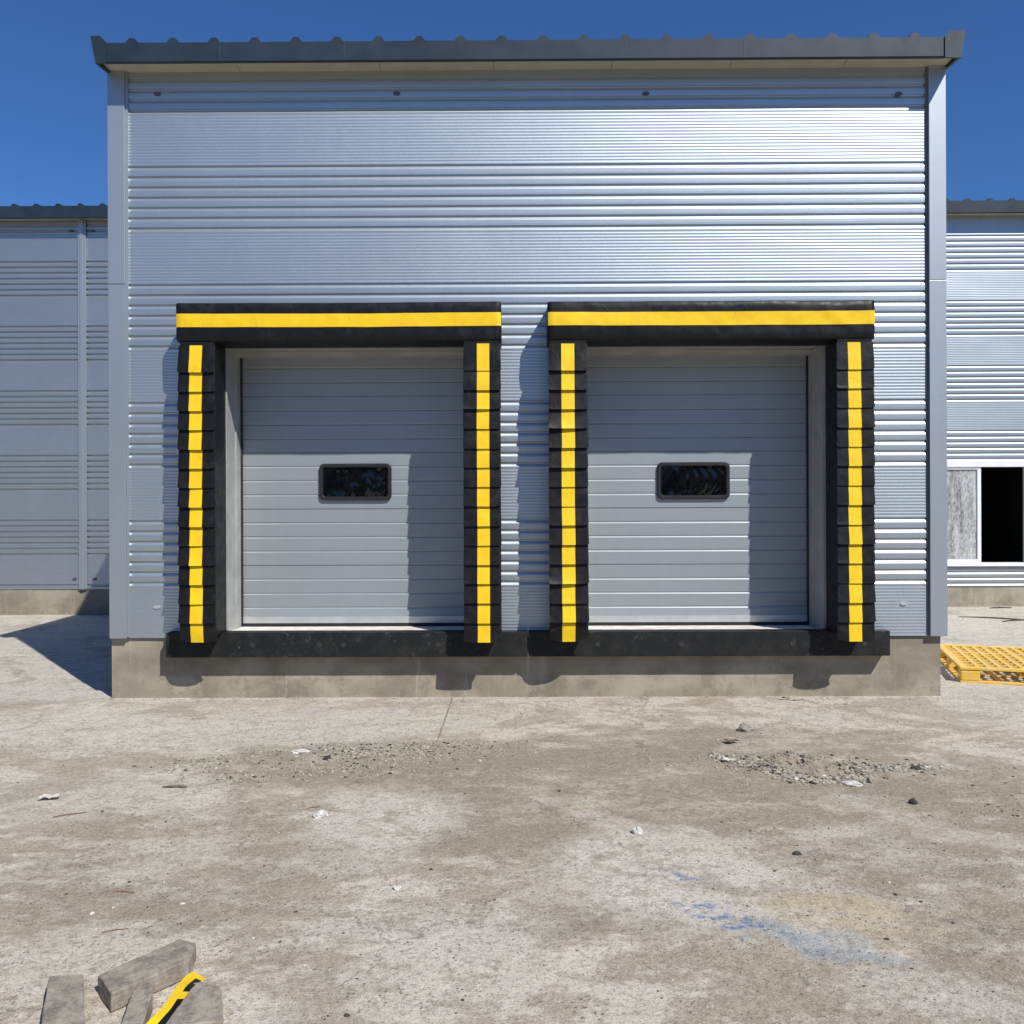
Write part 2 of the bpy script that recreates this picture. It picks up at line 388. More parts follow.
def panel_wall(name, y, top, rects, mat, parent, dx=0.12, wav=0.0022, g=1.0, seed=0):
    mb = MB(); mb.fixn = False
    for x0, x1, z0, z1 in rects:
        rows = wall_profile(z0, z1, top, g); n = max(1, int((x1 - x0) / dx))
        i0 = len(mb.v)
        for z, d in rows:
            for i in range(n + 1):
                x = x0 + (x1 - x0) * i / n
                w = wav * noise.noise((x * 0.9 + seed, z * 1.7, seed)) + wav * .5 * noise.noise((x * 2.6, z * 3.1, seed + 4))
                mb.v.append((x, y - d - w, z))
        for j in range(len(rows) - 1):
            for i in range(n):
                a = i0 + j * (n + 1) + i
                mb.f.append((a, a + 1, a + n + 2, a + n + 1)); mb.mi.append(0)
    return mb.build(name, mat, parent)

# ------------------------------------------------------------------ loading dock building (front block)
B = tag(empty('loading_dock_building', (0.13, 0, 0)), 'silver ribbed metal block with two grey loading doors on a concrete plinth', 'building')
YW = -0.03
panel_wall('wall_panel', YW, 4.536, [(-3.28, -2.46, .515, 5.37), (-2.46, -.36, 3.0, 5.37), (-.36, .57, .515, 5.37), (.57, 2.695, 3.0, 5.37), (2.695, 3.545, .515, 5.37)], M['wall'], B)
for xa in (-3.42, 3.62):
    m = MB(); i = 0; m.box(xa, xa + .02, 0.02, 6.28, .5, 5.33); m.v = [(x, y, z + (.70 if (z > 5 and y > 3) else 0)) for x, y, z in m.v]; m.build('side_wall', M['wall'], B)
m = MB(); m.box(-3.40, -2.46, 0.0, .10, .5, 5.3); m.box(-.36, .57, 0, .1, .5, 5.3); m.box(2.695, 3.62, 0, .1, .5, 5.3); m.box(-2.46, -.36, 0, .1, 3.03, 5.3); m.box(.57, 2.695, 0, .1, 3.03, 5.3)
m.build('wall_core', M['trim'], B)

# corner trims: a flat face folded round the corner, a thin inner flange, a lap joint at mid height
def corner_trim(xo, xi, sgn, zb, label):
    m = MB()
    for za, zc, p in ((zb, 3.53, 0.0), (3.534, 5.36, 0.003)):
        m.box(min(xo, xi), max(xo, xi), -.062 - p, -.02, za, zc, bev=.003)
        m.box(min(xo, xo + sgn * .02), max(xo, xo + sgn * .02) , -.018, .22, za, zc)
    fl = xi + sgn * .022
    if sgn > 0: m.box(xi + .001, fl, -.046, -.02, zb + .01, 5.36)
    o = m.build('corner_trim', M['trim'], B); o['label'] = label; return o
corner_trim(-3.427, -3.283, 1, .515, 'silver corner trim at the left edge')
corner_trim(3.687, 3.543, -1, .515, 'silver corner trim at the right edge')
m = MB(); m.box(3.524, 3.542, -.036, -.015, .52, 5.35); m.build('gap_shade_strip', M['gap'], B)  # dark grey strip, painted shade of the gap beside the right trim

# soffit of separate sheets, fascia with folded bumps, rake ends
m = MB(); xs_ = [-3.44, -2.30, -1.10, -.14, .86, 1.86, 2.82, 3.69]
for a, b in zip(xs_[:-1], xs_[1:]): m.box(a + .002, b - .002, -.252, 0.0, 5.347, 5.360)
m.build('soffit', M['soffit'], B)
def fascia_profile(x0, x1, zb, zt, first, pitch, h, w=.052):
    pts = [(x0, zb), (x1, zb), (x1, zt)]; ups = []; x = first
    while x < x1 - .06:
        if x > x0 + .06: ups.append(x)
        x += pitch
    for x in reversed(ups): pts += [(x + w, zt), (x + w * .42, zt + h), (x - w * .42, zt + h), (x - w, zt)]
    return pts + [(x0, zt)]
def fascia(mb, x0, x1, y, zb, zt, first, pitch, h, rise=.32):
    # front plate as quads strips so that no concave n-gon is needed
    top = fascia_profile(x0, x1, zb, zt, first, pitch, h)[2:][::-1]
    for (xa, za), (xb, zc) in zip(top[:-1], top[1:]):
        mb.quad([(xa, y, zb), (xb, y, zb), (xb, y, zc), (xa, y, za)])
        mb.quad([(xa, y, za), (xb, y, zc), (xb, y + 6.3, zc + rise), (xa, y + 6.3, za + rise)])
    mb.quad([(x0, y, zb), (x1, y, zb), (x1, y + .02, zb - .012), (x0, y + .02, zb - .012)])
    mb.quad([(x0, y + .02, zb - .012), (x1, y + .02, zb - .012), (x1, y + .02, zb + .05), (x0, y + .02, zb + .05)])
m = MB(); m.fixn = False; fascia(m, -3.340, 3.580, -.272, 5.320, 5.475, -3.130, .3405, .038, .72)
m.build('fascia_and_roof_sheet', M['fascia'], B)
# drip joints on the fascia
M['joint'] = simple('fascia_lap_edge', (0.06, 0.075, 0.095), .5)
for x in (-2.40, -1.37, -.42, .95, 1.93):
    m = MB(); m.box(x, x + .003, -.2745, -.2705, 5.32, 5.47); m.build('fascia_joint', M['joint'], B)
for sg, xi, xt, xb, zt in ((-1, -3.338, -3.468, -3.425, 5.530), (1, 3.578, 3.748, 3.713, 5.527)):
    m = MB()
    m.prism_y([(xi, 5.306), (xb, 5.302), (xt, zt), (xi + sg * .05, zt), (xi + sg * .02, zt - .03), (xi, 5.478)], -.282, -.262)
    pr = [(xb - sg * .022, 5.304), (xb, 5.302), (xt, zt), (xt - sg * .06, zt), (xt - sg * .06, zt - .05), (xt - sg * .022, zt - .05)]
    n = len(pr); i = len(m.v)
    m.v += [(x, -.2615, z) for x, z in pr] + [(x, 6.2, z + .72) for x, z in pr]
    for k in range(n): m.f.append((i + k, i + (k + 1) % n, i + n + (k + 1) % n, i + n + k)); m.mi.append(0)
    m.f.append(tuple(i + q for q in range(n))); m.mi.append(0); m.f.append(tuple(i + q for q in reversed(range(n, 2 * n)))); m.mi.append(0)
    m.build('rake_trim', M['fascia'], B)

# concrete plinth with slightly rough faces
def plinth(mb, x0, x1, y0, y1, z0, z1):
    n = int((x1 - x0) / .08); k = 8
    i0 = len(mb.v)
    for j in range(k + 1):
        for i in range(n + 1):
            x = x0 + (x1 - x0) * i / n; z = z0 + (z1 - z0) * j / k
            zz = z + (0.006 * noise.noise((x * 3, 1, 1)) if j == k else 0)
            mb.v.append((x, y0 - .004 * noise.noise((x * 2.3, 0, z * 4)), zz))
    for j in range(k):
        for i in range(n):
            a = i0 + j * (n + 1) + i; mb.f.append((a, a + 1, a + n + 2, a + n + 1)); mb.mi.append(0)
    tb = len(mb.v)
    for i in range(n + 1):
        x = x0 + (x1 - x0) * i / n; mb.v.append((x, y1, z1 - .01))
    for i in range(n):
        a = i0 + k * (n + 1) + i; mb.f.append((a, a + 1, tb + i + 1, tb + i)); mb.mi.append(0)
    mb.quad([(x0, y1, z0), (x0, y0, z0), (x0, y0, z1), (x0, y1, z1)]); mb.quad([(x1, y0, z0), (x1, y1, z0), (x1, y1, z1), (x1, y0, z1)])
m = MB(); m.fixn = False; plinth(m, -3.432, 3.650, -.006, 6.28, -.15, .515); m.build('foundation', M['concrete'], B)

# roof screw caps and bottom fixings
for x, z in ((-3.010, 5.160), (-.966, 5.150), (1.155, 5.135), (3.300, 5.120)):
    m = MB(); m.disc(x, YW - .001, z, .016, .012, sx=1.9); m.build('screw_cap', M['screw'], B)
for x, z in ((-3.03, .78), (3.33, .79)):
    m = MB(); m.disc(x, YW - .001, z, .014, .010, sx=2.2); m.build('screw_cap', M['plate'], B)

# sectional doors
DY = .35
def door_profile():
    rows = [(.590, 0), (.640, 0.006), (.655, .006)]
    joints = [.604 + .5045 * k for k in range(6)]
    for k, zj in enumerate(joints):
        for q in range(4):
            z = zj + q * .1265
            if z < .66 or z > 2.95: continue
            d = -.0075 if q == 0 else -.0045; w = .5 if q == 0 else 1
            rows += [(z - .012 * w, .001), (z - .003, d), (z + .002, d), (z + .008 * w, 0), (z + .03, 0.0005)]
    rows += [(2.985, 0)]
    return sorted(rows)
def make_door(x0, x1, label, dtag):
    m = MB(); m.fixn = False; rows = door_profile(); n = 24; i0 = 0
    for z, d in rows:
        for i in range(n + 1):
            x = x0 + (x1 - x0) * i / n
            m.v.append((x, DY - d - .0012 * noise.noise((x * 2, z * 2, dtag)), z))
    for j in range(len(rows) - 1):
        for i in range(n):
            a = j * (n + 1) + i; m.f.append((a, a + 1, a + n + 2, a + n + 1)); m.mi.append(0)
    d = m.build('door', M['door'], B); d['label'] = label
    m = MB(); m.box(x0, x1, DY - .012, DY - .0085, .592, .652, bev=.001); m.build('bottom_rail', M['plate'], d)
    m = MB(); m.box(x0 - .01, x1 + .01, DY - .02, DY + .02, .562, .589); m.build('bottom_seal', M['seal'], d)
    for a in (x0 - .022, x1 - .002):
        m = MB(); m.box(a, a + .024, DY - .03, DY - .006, .566, 2.965); m.build('side_seal', M['seal'], d)
    # window
    cx = (x0 + x1) / 2; zc = 1.853; w, h, r = .322, .165, .045
    def rr(w, h, r, n=5):
        pts = []
        for qx, qz, a0 in ((w - r, h - r, 0), (-(w - r), h - r, 90), (-(w - r), -(h - r), 180), (w - r, -(h - r), 270)):
            for k in range(n + 1):
                a = math.radians(a0 + 90 * k / n); pts.append((cx + qx + r * math.cos(a), zc + qz + r * math.sin(a)))
        return pts
    loops = [(rr(w, h, r), DY + .0), (rr(w, h, r), DY - .022), (rr(w - .008, h - .008, r - .006), DY - .030), (rr(w - .026, h - .026, r - .016), DY - .030), (rr(w - .034, h - .034, r - .022), DY - .022), (rr(w - .036, h - .036, r - .022), DY - .006)]
    m = MB(); k = len(loops[0][0])
    for pts, y in loops: m.v += [(x, y, z) for x, z in pts]
    for L in range(len(loops) - 1):
        for q in range(k):
            a = L * k + q; b = L * k + (q + 1) % k; m.f.append((a, b, b + k, a + k)); m.mi.append(0)
    m.build('window_frame', M['frame'], d, smooth=False)
    m = MB(); m.fixn = False; nx_, nz_ = 40, 20; hw, hh = w - .035, h - .035
    for j in range(nz_ + 1):
        for i in range(nx_ + 1):
            x = cx - hw + 2 * hw * i / nx_; z = zc - hh + 2 * hh * j / nz_
            e = min(1, 6 * min(i, nx_ - i) / nx_, 6 * min(j, nz_ - j) / nz_)
            b = .005 * noise.noise(((x - cx) * 4 + dtag * 7, 0, (z - zc) * 5)) * e + (.0016 * math.sin(75 * (x - cx) + 900 * (z - zc) ** 2 * (x - cx + .3)) * e if dtag else .003 * noise.noise(((x - cx) * 13, 2, (z - zc) * 8)) * e)
            m.v.append((x, DY - .013 - b, z))
    for j in range(nz_):
        for i in range(nx_):
            a = j * (nx_ + 1) + i; m.f.append((a, a + 1, a + nx_ + 2, a + nx_ + 1)); m.mi.append(0)
    m.build('window_pane', M['pane'], d, smooth=True)
    # frame lining the opening
    m = MB(); xa, xb = x0 - .02, x1 + .02
    for s_, a in ((-1, xa), (1, xb)):
        m.box(min(a, a + s_ * .03), max(a, a + s_ * .03), -.018, DY + .02, .566, 3.0)
        m.box(min(a - s_ * .010, a + s_ * .001), max(a - s_ * .010, a + s_ * .001), .20, DY - .032, .568, 2.99)
        m.box(min(a - s_ * .004, a + s_ * .028), max(a - s_ * .004, a + s_ * .028), -.044, -.0185, .58, 3.01)
    m.box(xa - .03, xb + .03, -.018, DY + .02, 3.003, 3.03)
    m.box(xa, xb, .24, DY - .0, 2.962, 3.001)
    m.build('door_frame', M['jamb'], B)
    m = MB(); m.box(x0 - .045, x1 + .045, -.028, DY + .05, .45, .563, bev=.004); s = m.build('door_sill', M['sill'], B)
M['sill'] = simple('pale_cement_sill', (0.66, 0.63, 0.57), 0.8, 0, 0.15, 9, .3, 60)
M['frame'] = simple('black_plastic_frame', (0.018, 0.018, 0.020), 0.42, 0, 0.1)
t = NT('dark_acrylic_pane'); t.b.inputs['IOR'].default_value = 1.45
M['pane'] = t.fin(t.mix(t.ramp(t.noise(t.pos(), 30, 4), .4, .8, 0, .2), (0.002, 0.003, 0.004), (0.012, 0.014, 0.014)), .04, 0, t.bump(t.noise(t.scaled(t.pos(), (1, 1, .35)), 11, 2, .4, 1.0), .25, .03))
make_door(-2.409, -.386, 'grey sectional door on the left, its window showing dark rippled reflections', 0)
make_door(.610, 2.630, 'grey sectional door on the right, its window showing bluish striped reflections', 3)

# ------------------------------------------------------------------ dock shelters
FY = -.34
def wrinkle(x, z, s, k):
    return k * (noise.noise((x * 2.1 + s, z * 5, s)) * .010 + noise.noise((x * 7 + z * 9 + s, z * 3, s)) * .0035 + noise.noise((x * 15 - z * 26, z * 5, s)) * .0022)
def flap_mesh(seed, s0, s1, last=0.0):
    """one overlapping vinyl pleat, local coords: x 0..1 across the pad scaled later, hanging from z=0"""
    mb = MB(); mb.fixn = True
    w = .289; hgt = .225
    colx = [-.003, .004, .025, .055, s0, s0 + .028, (s0 + s1) / 2, s1 - .028, s1, .235, .265, w - .004, w + .003]
    nz_ = 9; k = len(colx); rnd = random.Random(seed)
    ph = rnd.uniform(0, 9); lift = rnd.uniform(-.003, .014); curl = rnd.choice((.004, .016, .026)) if s0 == .093 else rnd.choice((0, 0, .003, .010))
    for side in (0, 1):
        for j in range(nz_ + 1):
            u = j / nz_
            for x in colx:
                e = abs(x - w / 2) / (w / 2)
                z = -hgt * u
                if u > .8: z += max(0, e - .86) ** 2 * .30 * (u - .8) / .2
                y = -.004 - (.017 + lift) * u ** 1.6 - .004 * math.sin(math.pi * u) + .010 * max(0, e - .93) * 3 * (1 - u * .6) - curl * u ** 4 * (1 - x / w)
                if last: y += last * (.034 * max(0, u - .35) ** 1.5 / .52 + .03 * e ** 3 * u); z += last * .03 * max(0, e - .5) * (u ** 3)
                y -= .0022 * noise.noise((x * 9 + ph, u * 2.2, ph)) + .0006 * noise.noise((x * 25, u * 7, ph))
                xx = x + (.0045 * u * (1 if x > w / 2 else -1) if e > .9 else 0)
                mb.v.append((xx, y + (.003 if side else 0), z))
        off = side * k * (nz_ + 1)
        for j in range(nz_):
            for i in range(k - 1):
                a = off + j * k + i; mb.f.append((a, a + 1, a + k + 1, a + k) if side == 0 else (a + k, a + k + 1, a + 1, a))
                mb.mi.append(1 if s0 - 1e-6 <= colx[i] < s1 - 1e-6 and not side else 0)
    K = k * (nz_ + 1)
    for i in range(k - 1): a = nz_ * k + i; mb.f.append((a, a + 1, K + a + 1, K + a)); mb.mi.append(0)
    for j in range(nz_):
        for i in (0, k - 1): a = j * k + i; mb.f.append((a, a + k, K + a + k, K + a)); mb.mi.append(0)
    return mb
flap_src = []
def get_flap(seed, s0, s1, last=0.0):
    m = flap_mesh(seed, s0, s1, last); o = m.build('flap', [M['black'], M['yellow']], None, smooth=False, origin=(0, 0, 0))
    me = o.data; bpy.data.objects.remove(o); me.name = 'flap'; return me
STR = ((.086, .189), (.104, .203), (.093, .193), (.086, .189))
flap_meshes = [[get_flap(i + 10 * q, *STR[q]) for i in range(6)] + [get_flap(50 + q, *STR[q], (.8, .12, 1.3, .45)[q])] for q in range(4)]
frnd = random.Random(3)

def dock_shelter(hx0, hx1, hz0, hz1, pads, label, seed, wk):
    E_ = tag(empty('dock_shelter', ((hx0 + hx1) / 2, 0, .575)), label, 'dock shelter', 'black and yellow dock shelters round the loading doors')
    # header cushion: closed box with a subdivided, creased front
    m = MB(); m.fixn = True; nxx = 110
    zs_ = [hz0 - .004, hz0 + .006, hz0 + .03, hz0 + .06, hz0 + .09, 3.104, 3.13, 3.159, 3.186, 3.212, hz1 - .055, hz1 - .03, hz1 - .008, hz1]
    def fy(x, z):
        u = (z - hz0) / (hz1 - hz0); e = min(1, (x - hx0) / .02, (hx1 - x) / .02)
        return FY + .010 * (1 - min(1, 12 * u)) + .012 * (1 - min(1, 14 * (1 - u))) - .006 * math.sin(math.pi * max(0, min(1, u))) * e - wrinkle(x, z, seed, wk) + .008 * (1 - e)
    def sag(x): return -.004 * math.sin(math.pi * (x - hx0) / (hx1 - hx0)) + .0025 * noise.noise((x * 3, seed, 0))
    for z in zs_:
        for i in range(nxx + 1):
            x = hx0 + (hx1 - hx0) * i / nxx; m.v.append((x, fy(x, z), z + sag(x)))
    for j in range(len(zs_) - 1):
        for i in range(nxx):
            a = j * (nxx + 1) + i; m.f.append((a, a + 1, a + nxx + 2, a + nxx + 1)); m.mi.append(0)
    # top, underside and ends running back to the wall
    tb = len(m.v)
    for zb in (hz0 - .008, hz1 + .004):
        for i in range(nxx + 1): m.v.append((hx0 + (hx1 - hx0) * i / nxx, -.036, zb))
    r0, r1 = 0, (len(zs_) - 1) * (nxx + 1)
    for i in range(nxx):
        m.f.append((tb + i, tb + i + 1, r0 + i + 1, r0 + i)); m.mi.append(0)
        m.f.append((r1 + i, r1 + i + 1, tb + nxx + 1 + i + 1, tb + nxx + 1 + i)); m.mi.append(0)
    for i in (0, nxx):
        ring = [j * (nxx + 1) + i for j in range(len(zs_))] + [tb + nxx + 1 + i, tb + i]
        m.f.append(tuple(ring)); m.mi.append(0)
    H = m.build('header_pad', M['black'], E_, smooth=True)
    m = MB(); m.fixn = False; zz = [z_ - .009 for z_ in (3.112, 3.125, 3.14, 3.168, 3.195, 3.209, 3.222)]
    for z in zz:
        for i in range(nxx + 1):
            x = hx0 + (hx1 - hx0) * i / nxx; m.v.append((x, fy(x, z) - .003, z + sag(x) + .003 * noise.noise((x * 1.3, z * 0 + seed, 7))))
    for j in range(len(zz) - 1):
        for i in range(nxx):
            a = j * (nxx + 1) + i; m.f.append((a, a + 1, a + nxx + 2, a + nxx + 1)); m.mi.append(0)
    m.build('yellow_stripe', M['yellow'], H, smooth=True)
    for (px0, px1, pl, sq) in pads:
        m = MB(); zt = 2.984
        prof = [(-.034, .585), (-.15, .585), (-.22, .578), (-.29 - .03 * (sq in (1, 3)), .560 - .02 * (sq == 1)), (-.334, .60 - .035 * (sq in (1, 3))), (-.334, zt), (-.034, zt)]
        m.prism_x(prof, px0 + .006, px1 - .006)
        P_ = m.build('side_pad', M['black'], E_); P_['label'] = pl
        pw = world_loc(P_); sc = (px1 - px0) / .289
        bots = [2.733 - k * (2.733 - .517) / 14 for k in range(15)]
        for k, zb in enumerate(bots):
            me = flap_meshes[sq][6 if k == 14 else frnd.randrange(6)]
            f = bpy.data.objects.new('flap', me); C.objects.link(f); f.parent = P_
            f.scale = (sc, 1, 1); top = zb + .225
            f.location = Vector((px0 + frnd.uniform(-.0015, .0015), FY + .004, top + frnd.uniform(-.003, .003))) - pw
            f.rotation_euler = (0, frnd.uniform(-.006, .006), 0)
    return E_
dock_shelter(-2.744, -.079, 2.992, 3.305, [(-2.719, -2.428, 'pleated pad left of the left door', 0), (-.384, -.089, 'pleated pad right of the left door', 1)],
             'black and yellow striped shelter with a fairly smooth header around the left door', 11, .55)
dock_shelter(.305, 2.972, 2.990, 3.303, [(.314, .622, 'pleated pad left of the right door, several pleats curling up', 2), (2.662, 2.955, 'pleated pad right of the right door', 3)],
             'black and yellow striped shelter with a creased header around the right door', 23, 1.25)

# ------------------------------------------------------------------ rubber bumper beams
def bumper(x0, x1, label, bolts):
    E_ = tag(empty('dock_bumper', ((x0 + x1) / 2, -.06, .362)), label, 'dock bumper', 'black rubber beams under the loading doors')
    m = MB(); m.bbox(x0, x1, -.146, -.008, .365, .574, .005); m.build('beam', M['rubber'], E_)
    for x in bolts:
        m = MB(); m.disc(x, -.1455, .468, .022, .004, n=18); m.build('bolt_plug', M['plug'], E_)
M['plug'] = simple('worn_bolt_plug', (0.022, 0.023, 0.023), 0.6, 0, 0.3, 40)
bumper(-2.913, .126, 'black rubber beam with scuffs under the left loading door', (-2.18, -1.62, -1.42, -.62))
bumper(.143, 3.167, 'black rubber beam with scuffs under the right loading door', (.72, 1.42, 2.35, 2.95))

# ------------------------------------------------------------------ warehouse behind
Wh = tag(empty('warehouse', (0, 6.3, 0)), 'long taller silver ribbed warehouse behind the dock block with a white framed window', 'building')
WY = 6.3
panel_wall('wall_panel', WY, 5.506, [(-24, 0, .40, 6.16)], M['wall_rear'], Wh, dx=.4, wav=.004, g=1.5, seed=3)
wx0, wx1, wz0, wz1 = 6.36, 8.02, .715, 2.345
panel_wall('wall_panel', WY, 5.838, [(0, wx0, .40, 6.16), (wx1, 24, .40, 6.16), (wx0, wx1, .40, wz0), (wx0, wx1, wz1, 6.16)], M['wall_rear'], Wh, dx=.4, wav=.004, g=1.2, seed=9)
for x in (-6.785, -12.8, 12.9):
    m = MB(); m.box(x, x + .126, WY - .030, WY - .004, .40, 6.15, bev=.004); m.box(x + .035, x + .091, WY - .044, WY - .0305, .40, 6.15, bev=.004)
    m.build('joint_trim', M['trim'], Wh)
m = MB(); m.fixn = False; fascia(m, -24, 24, WY - .2, 6.135, 6.315, -23.685, .3405, .036); m.build('fascia_and_roof_sheet', M['fascia'], Wh)
m = MB(); m.box(-24, 24, WY - .18, WY + .02, 6.16, 6.17); m.build('soffit', M['soffit'], Wh)
m = MB(); m.box(-24, -23.8, WY + .03, WY + 20, 0, 6.1); m.box(23.8, 24, WY + .03, WY + 20, 0, 6.1); m.box(-24, 24, WY + 20, WY + 20.2, 0, 6.1); m.build('outer_wall', M['wall'], Wh)
m = MB(); m.box(-24, 24, WY + 5, WY + 20.2, 6.62, 6.68); m.build('rear_roof', M['fascia'], Wh)
m = MB(); m.fixn = False; plinth(m, -24, 24, WY + .01, WY + .4, -.2, .40); m.build('foundation', M['concrete'], Wh)
for x, z in ((-6.90, 5.985), (-6.57, 5.99), (-6.86, .56), (-6.55, .56)):
    m = MB(); m.disc(x, WY - .002, z, .02, .012, sx=1.8); m.build('screw_cap', M['screw'], Wh)
# window: white frame, one sash with film over the glass, one open sash onto the dark inside
m = MB()
fw = .09
for a in ((wx0, wx1, wz1 - .095, wz1), (wx0, wx1, wz0, wz0 + .055)): m.box(a[0], a[1], WY - .05, WY + .08, a[2], a[3], bev=.004)
for a in (wx0, wx1 - fw): m.box(a, a + fw, WY - .0495, WY + .08, wz0 + .056, wz1 - .096)
wf = m.build('window', M['white'], Wh)
sx1 = 7.225
m = MB(); sz0, sz1 = wz0 + .056, wz1 - .097; sx0 = wx0 + fw + .001
for a in ((sx0, sx1, sz1 - .035, sz1), (sx0, sx1, sz0, sz0 + .05)): m.box(a[0], a[1], WY - .028, WY + .02, a[2], a[3])
m.box(sx0, sx0 + .045, WY - .0275, WY + .02, sz0 + .051, sz1 - .036); m.box(sx1 - .055, sx1, WY - .0275, WY + .02, sz0 + .051, sz1 - .036)
m.build('sash', M['white'], wf)
t = NT('film_on_glass'); p = t.pos()
a = t.noise(t.scaled(p, (3.0, 1, 1.0)), 14, 8, .85); b = t.noise(t.scaled(p, (1, 1, .15)), 5.5, 3, .6)
f = t.math('ADD', t.math('MULTIPLY', a, .6), t.math('MULTIPLY', b, .4))
M['film'] = t.fin(t.mix(t.ramp(f, .42, .60), (0.55, 0.56, 0.55), (0.12, 0.13, 0.125)), .35)
m = MB(); m.box(sx0 + .045, sx1 - .055, WY - .006, WY + .0, sz0 + .051, sz1 - .036); m.build('filmed_pane', M['film'], wf)
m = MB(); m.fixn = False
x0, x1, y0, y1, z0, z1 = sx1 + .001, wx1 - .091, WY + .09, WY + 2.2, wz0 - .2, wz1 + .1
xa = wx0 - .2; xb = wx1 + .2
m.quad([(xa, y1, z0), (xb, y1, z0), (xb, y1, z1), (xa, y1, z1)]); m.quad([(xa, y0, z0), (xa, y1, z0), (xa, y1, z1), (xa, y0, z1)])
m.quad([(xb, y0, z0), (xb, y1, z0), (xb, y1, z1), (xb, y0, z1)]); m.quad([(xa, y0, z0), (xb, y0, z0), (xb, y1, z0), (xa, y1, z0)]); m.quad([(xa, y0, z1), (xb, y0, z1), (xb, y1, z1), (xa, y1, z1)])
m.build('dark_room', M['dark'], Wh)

# ------------------------------------------------------------------ yellow plastic pallet
def pallet():
    E_ = tag(empty('pallet', (4.105, .575, .0)), 'yellow plastic pallet with a grid deck lying on the ground right of the building', 'pallet')
    L, Wd, Hh = 1.50, 1.25, .145
    t = NT('yellow_plastic'); p = t.pos()
    c = t.mix(t.ramp(t.noise(p, 5, 6, .7), .4, .7), (0.78, 0.47, 0.05), (0.82, 0.56, 0.14))
    c = t.mix(t.ramp(t.noise(p, 12, 7, .8), .48, .62, 0, .6), c, (0.58, 0.46, 0.28))
    M['plastic'] = t.fin(c, .45)
    # local frame: x along width (to the right), y along length (away), built in local then rotated by the Empty
    def add(mb, name): 
        o = mb.build(name, M['plastic'], None, origin=(0, 0, 0)); o.parent = E_; o.location = (0, 0, 0); return o
    m = MB(); zt, th = Hh, .022
    def lattice(z0, z1, nxh, nyh, bar, rim):
        m.bbox(0, Wd, 0, rim, z0, z1, .004); m.bbox(0, Wd, L - rim, L, z0, z1, .004)
        m.bbox(0, rim, rim + .0005, L - rim - .0005, z0, z1 - .0005, .004); m.bbox(Wd - rim, Wd, rim + .0005, L - rim - .0005, z0, z1 - .0005, .004)
        ax = (Wd - 2 * rim) / nxh; ay = (L - 2 * rim) / nyh
        for i in range(1, nxh):
            b = bar * (1.6 if i % 6 == 0 else 1); m.box(rim + i * ax - b / 2, rim + i * ax + b / 2, rim, L - rim, z0 + .003, z1 - .003)
        for j in range(1, nyh):
            b = bar * (2.2 if j % 6 == 0 else 1); m.box(rim, Wd - rim, rim + j * ay - b / 2, rim + j * ay + b / 2, z0 + .004, z1 - .0045)
    lattice(zt - .025, zt, 12, 9, .034, .065); add(m, 'deck')
    m = MB(); lattice(0, .02, 4, 4, .05, .09); add(m, 'base_frame')
    for x in (0.004, Wd / 2 - .07, Wd - .164):
        for y in (0.004, L / 2 - .07, L - .164):
            b = MB(); b.bbox(x, x + (.16 if x != Wd / 2 - .07 else .14), y, y + (.16 if y != L / 2 - .07 else .14), .0205, zt - .0305, .012); add(b, 'block')
    E_.rotation_euler = (0, 0, math.radians(-17))
pallet()

# ------------------------------------------------------------------ loose debris
def rock_bm(r, seed, flat=.6, sub=2, rough=.35, stretch=1.0):
    import bmesh
    bm = bmesh.new(); bmesh.ops.create_icosphere(bm, subdivisions=sub, radius=1)
    for v in bm.verts:
        n_ = v.co.normalized(); k = 1 + rough * noise.noise(n_ * 1.4 + Vector((seed * 3.1, seed, 0))) + rough * .5 * noise.noise(n_ * 3.5 + Vector((seed, 5, seed)))
        v.co = Vector((n_.x * k * r * stretch, n_.y * k * r, max(-.35, n_.z * k) * r * flat))
    return bm
def stone_mat(name, col): return simple(name, col, .85, 0, .25, 40, .5, 160)
M['st_white'] = stone_mat('white_plaster_lump', (0.56, 0.54, 0.49))
M['st_grey'] = stone_mat('grey_stone', (0.27, 0.245, 0.20))
M['st_dark'] = stone_mat('dark_clod', (0.05, 0.045, 0.04))
M['st_tan'] = stone_mat('tan_stone', (0.36, 0.32, 0.25))
def rock(name, x, y, r, mat, label, cat, seed, flat=.6, stretch=1.0, rz=0.0):
    m = MB(); m.add_bm(rock_bm(r, seed, flat, 3, .4, stretch)); o = m.build(name, M[mat], None, origin=(0, 0, 0))
    o.location = (x, y, gheight(x, y) + r * flat * .25); o.rotation_euler = (0, 0, rz); tag(o, label, cat)
rock('stone', .636, -3.273, .026, 'st_white', 'white chipped stone lying alone in the middle of the yard', 'stone', 1, .8)
rock('stone', -.463, -3.917, .016, 'st_white', 'small round white stone on the pale concrete left of centre', 'stone', 2, .9)
rock('stone', 1.69, -1.21, .045, 'st_grey', 'jagged grey stone leaning on the yard below the right door', 'stone', 3, .9, 1.3, .4)
rock('stone', 2.346, -.12, .055, 'st_tan', 'flat tan stone against the foot of the plinth', 'stone', 4, .4, 1.7, .1)
rock('clod', 2.17, -2.85, .022, 'st_dark', 'round black clod standing alone on the right side of the yard', 'clod', 5, .9)
rock('clod', 2.48, -2.18, .020, 'st_dark', 'small black clod at the right end of the gravel ridge', 'clod', 6, .8, 1.5)
rock('stone', -1.38, -1.80, .036, 'st_white', 'flat pale stone on the far side of the left gravel patch', 'stone', 7, .35, 1.6, .2)
rock('clod', -1.17, -1.96, .022, 'st_dark', 'dark clod in the middle of the left gravel patch', 'clod', 17, .8)
rock('stone', -.98, -3.02, .032, 'st_white', 'large white lump on pale concrete left of centre', 'stone', 8, .7, 1.2, .9)
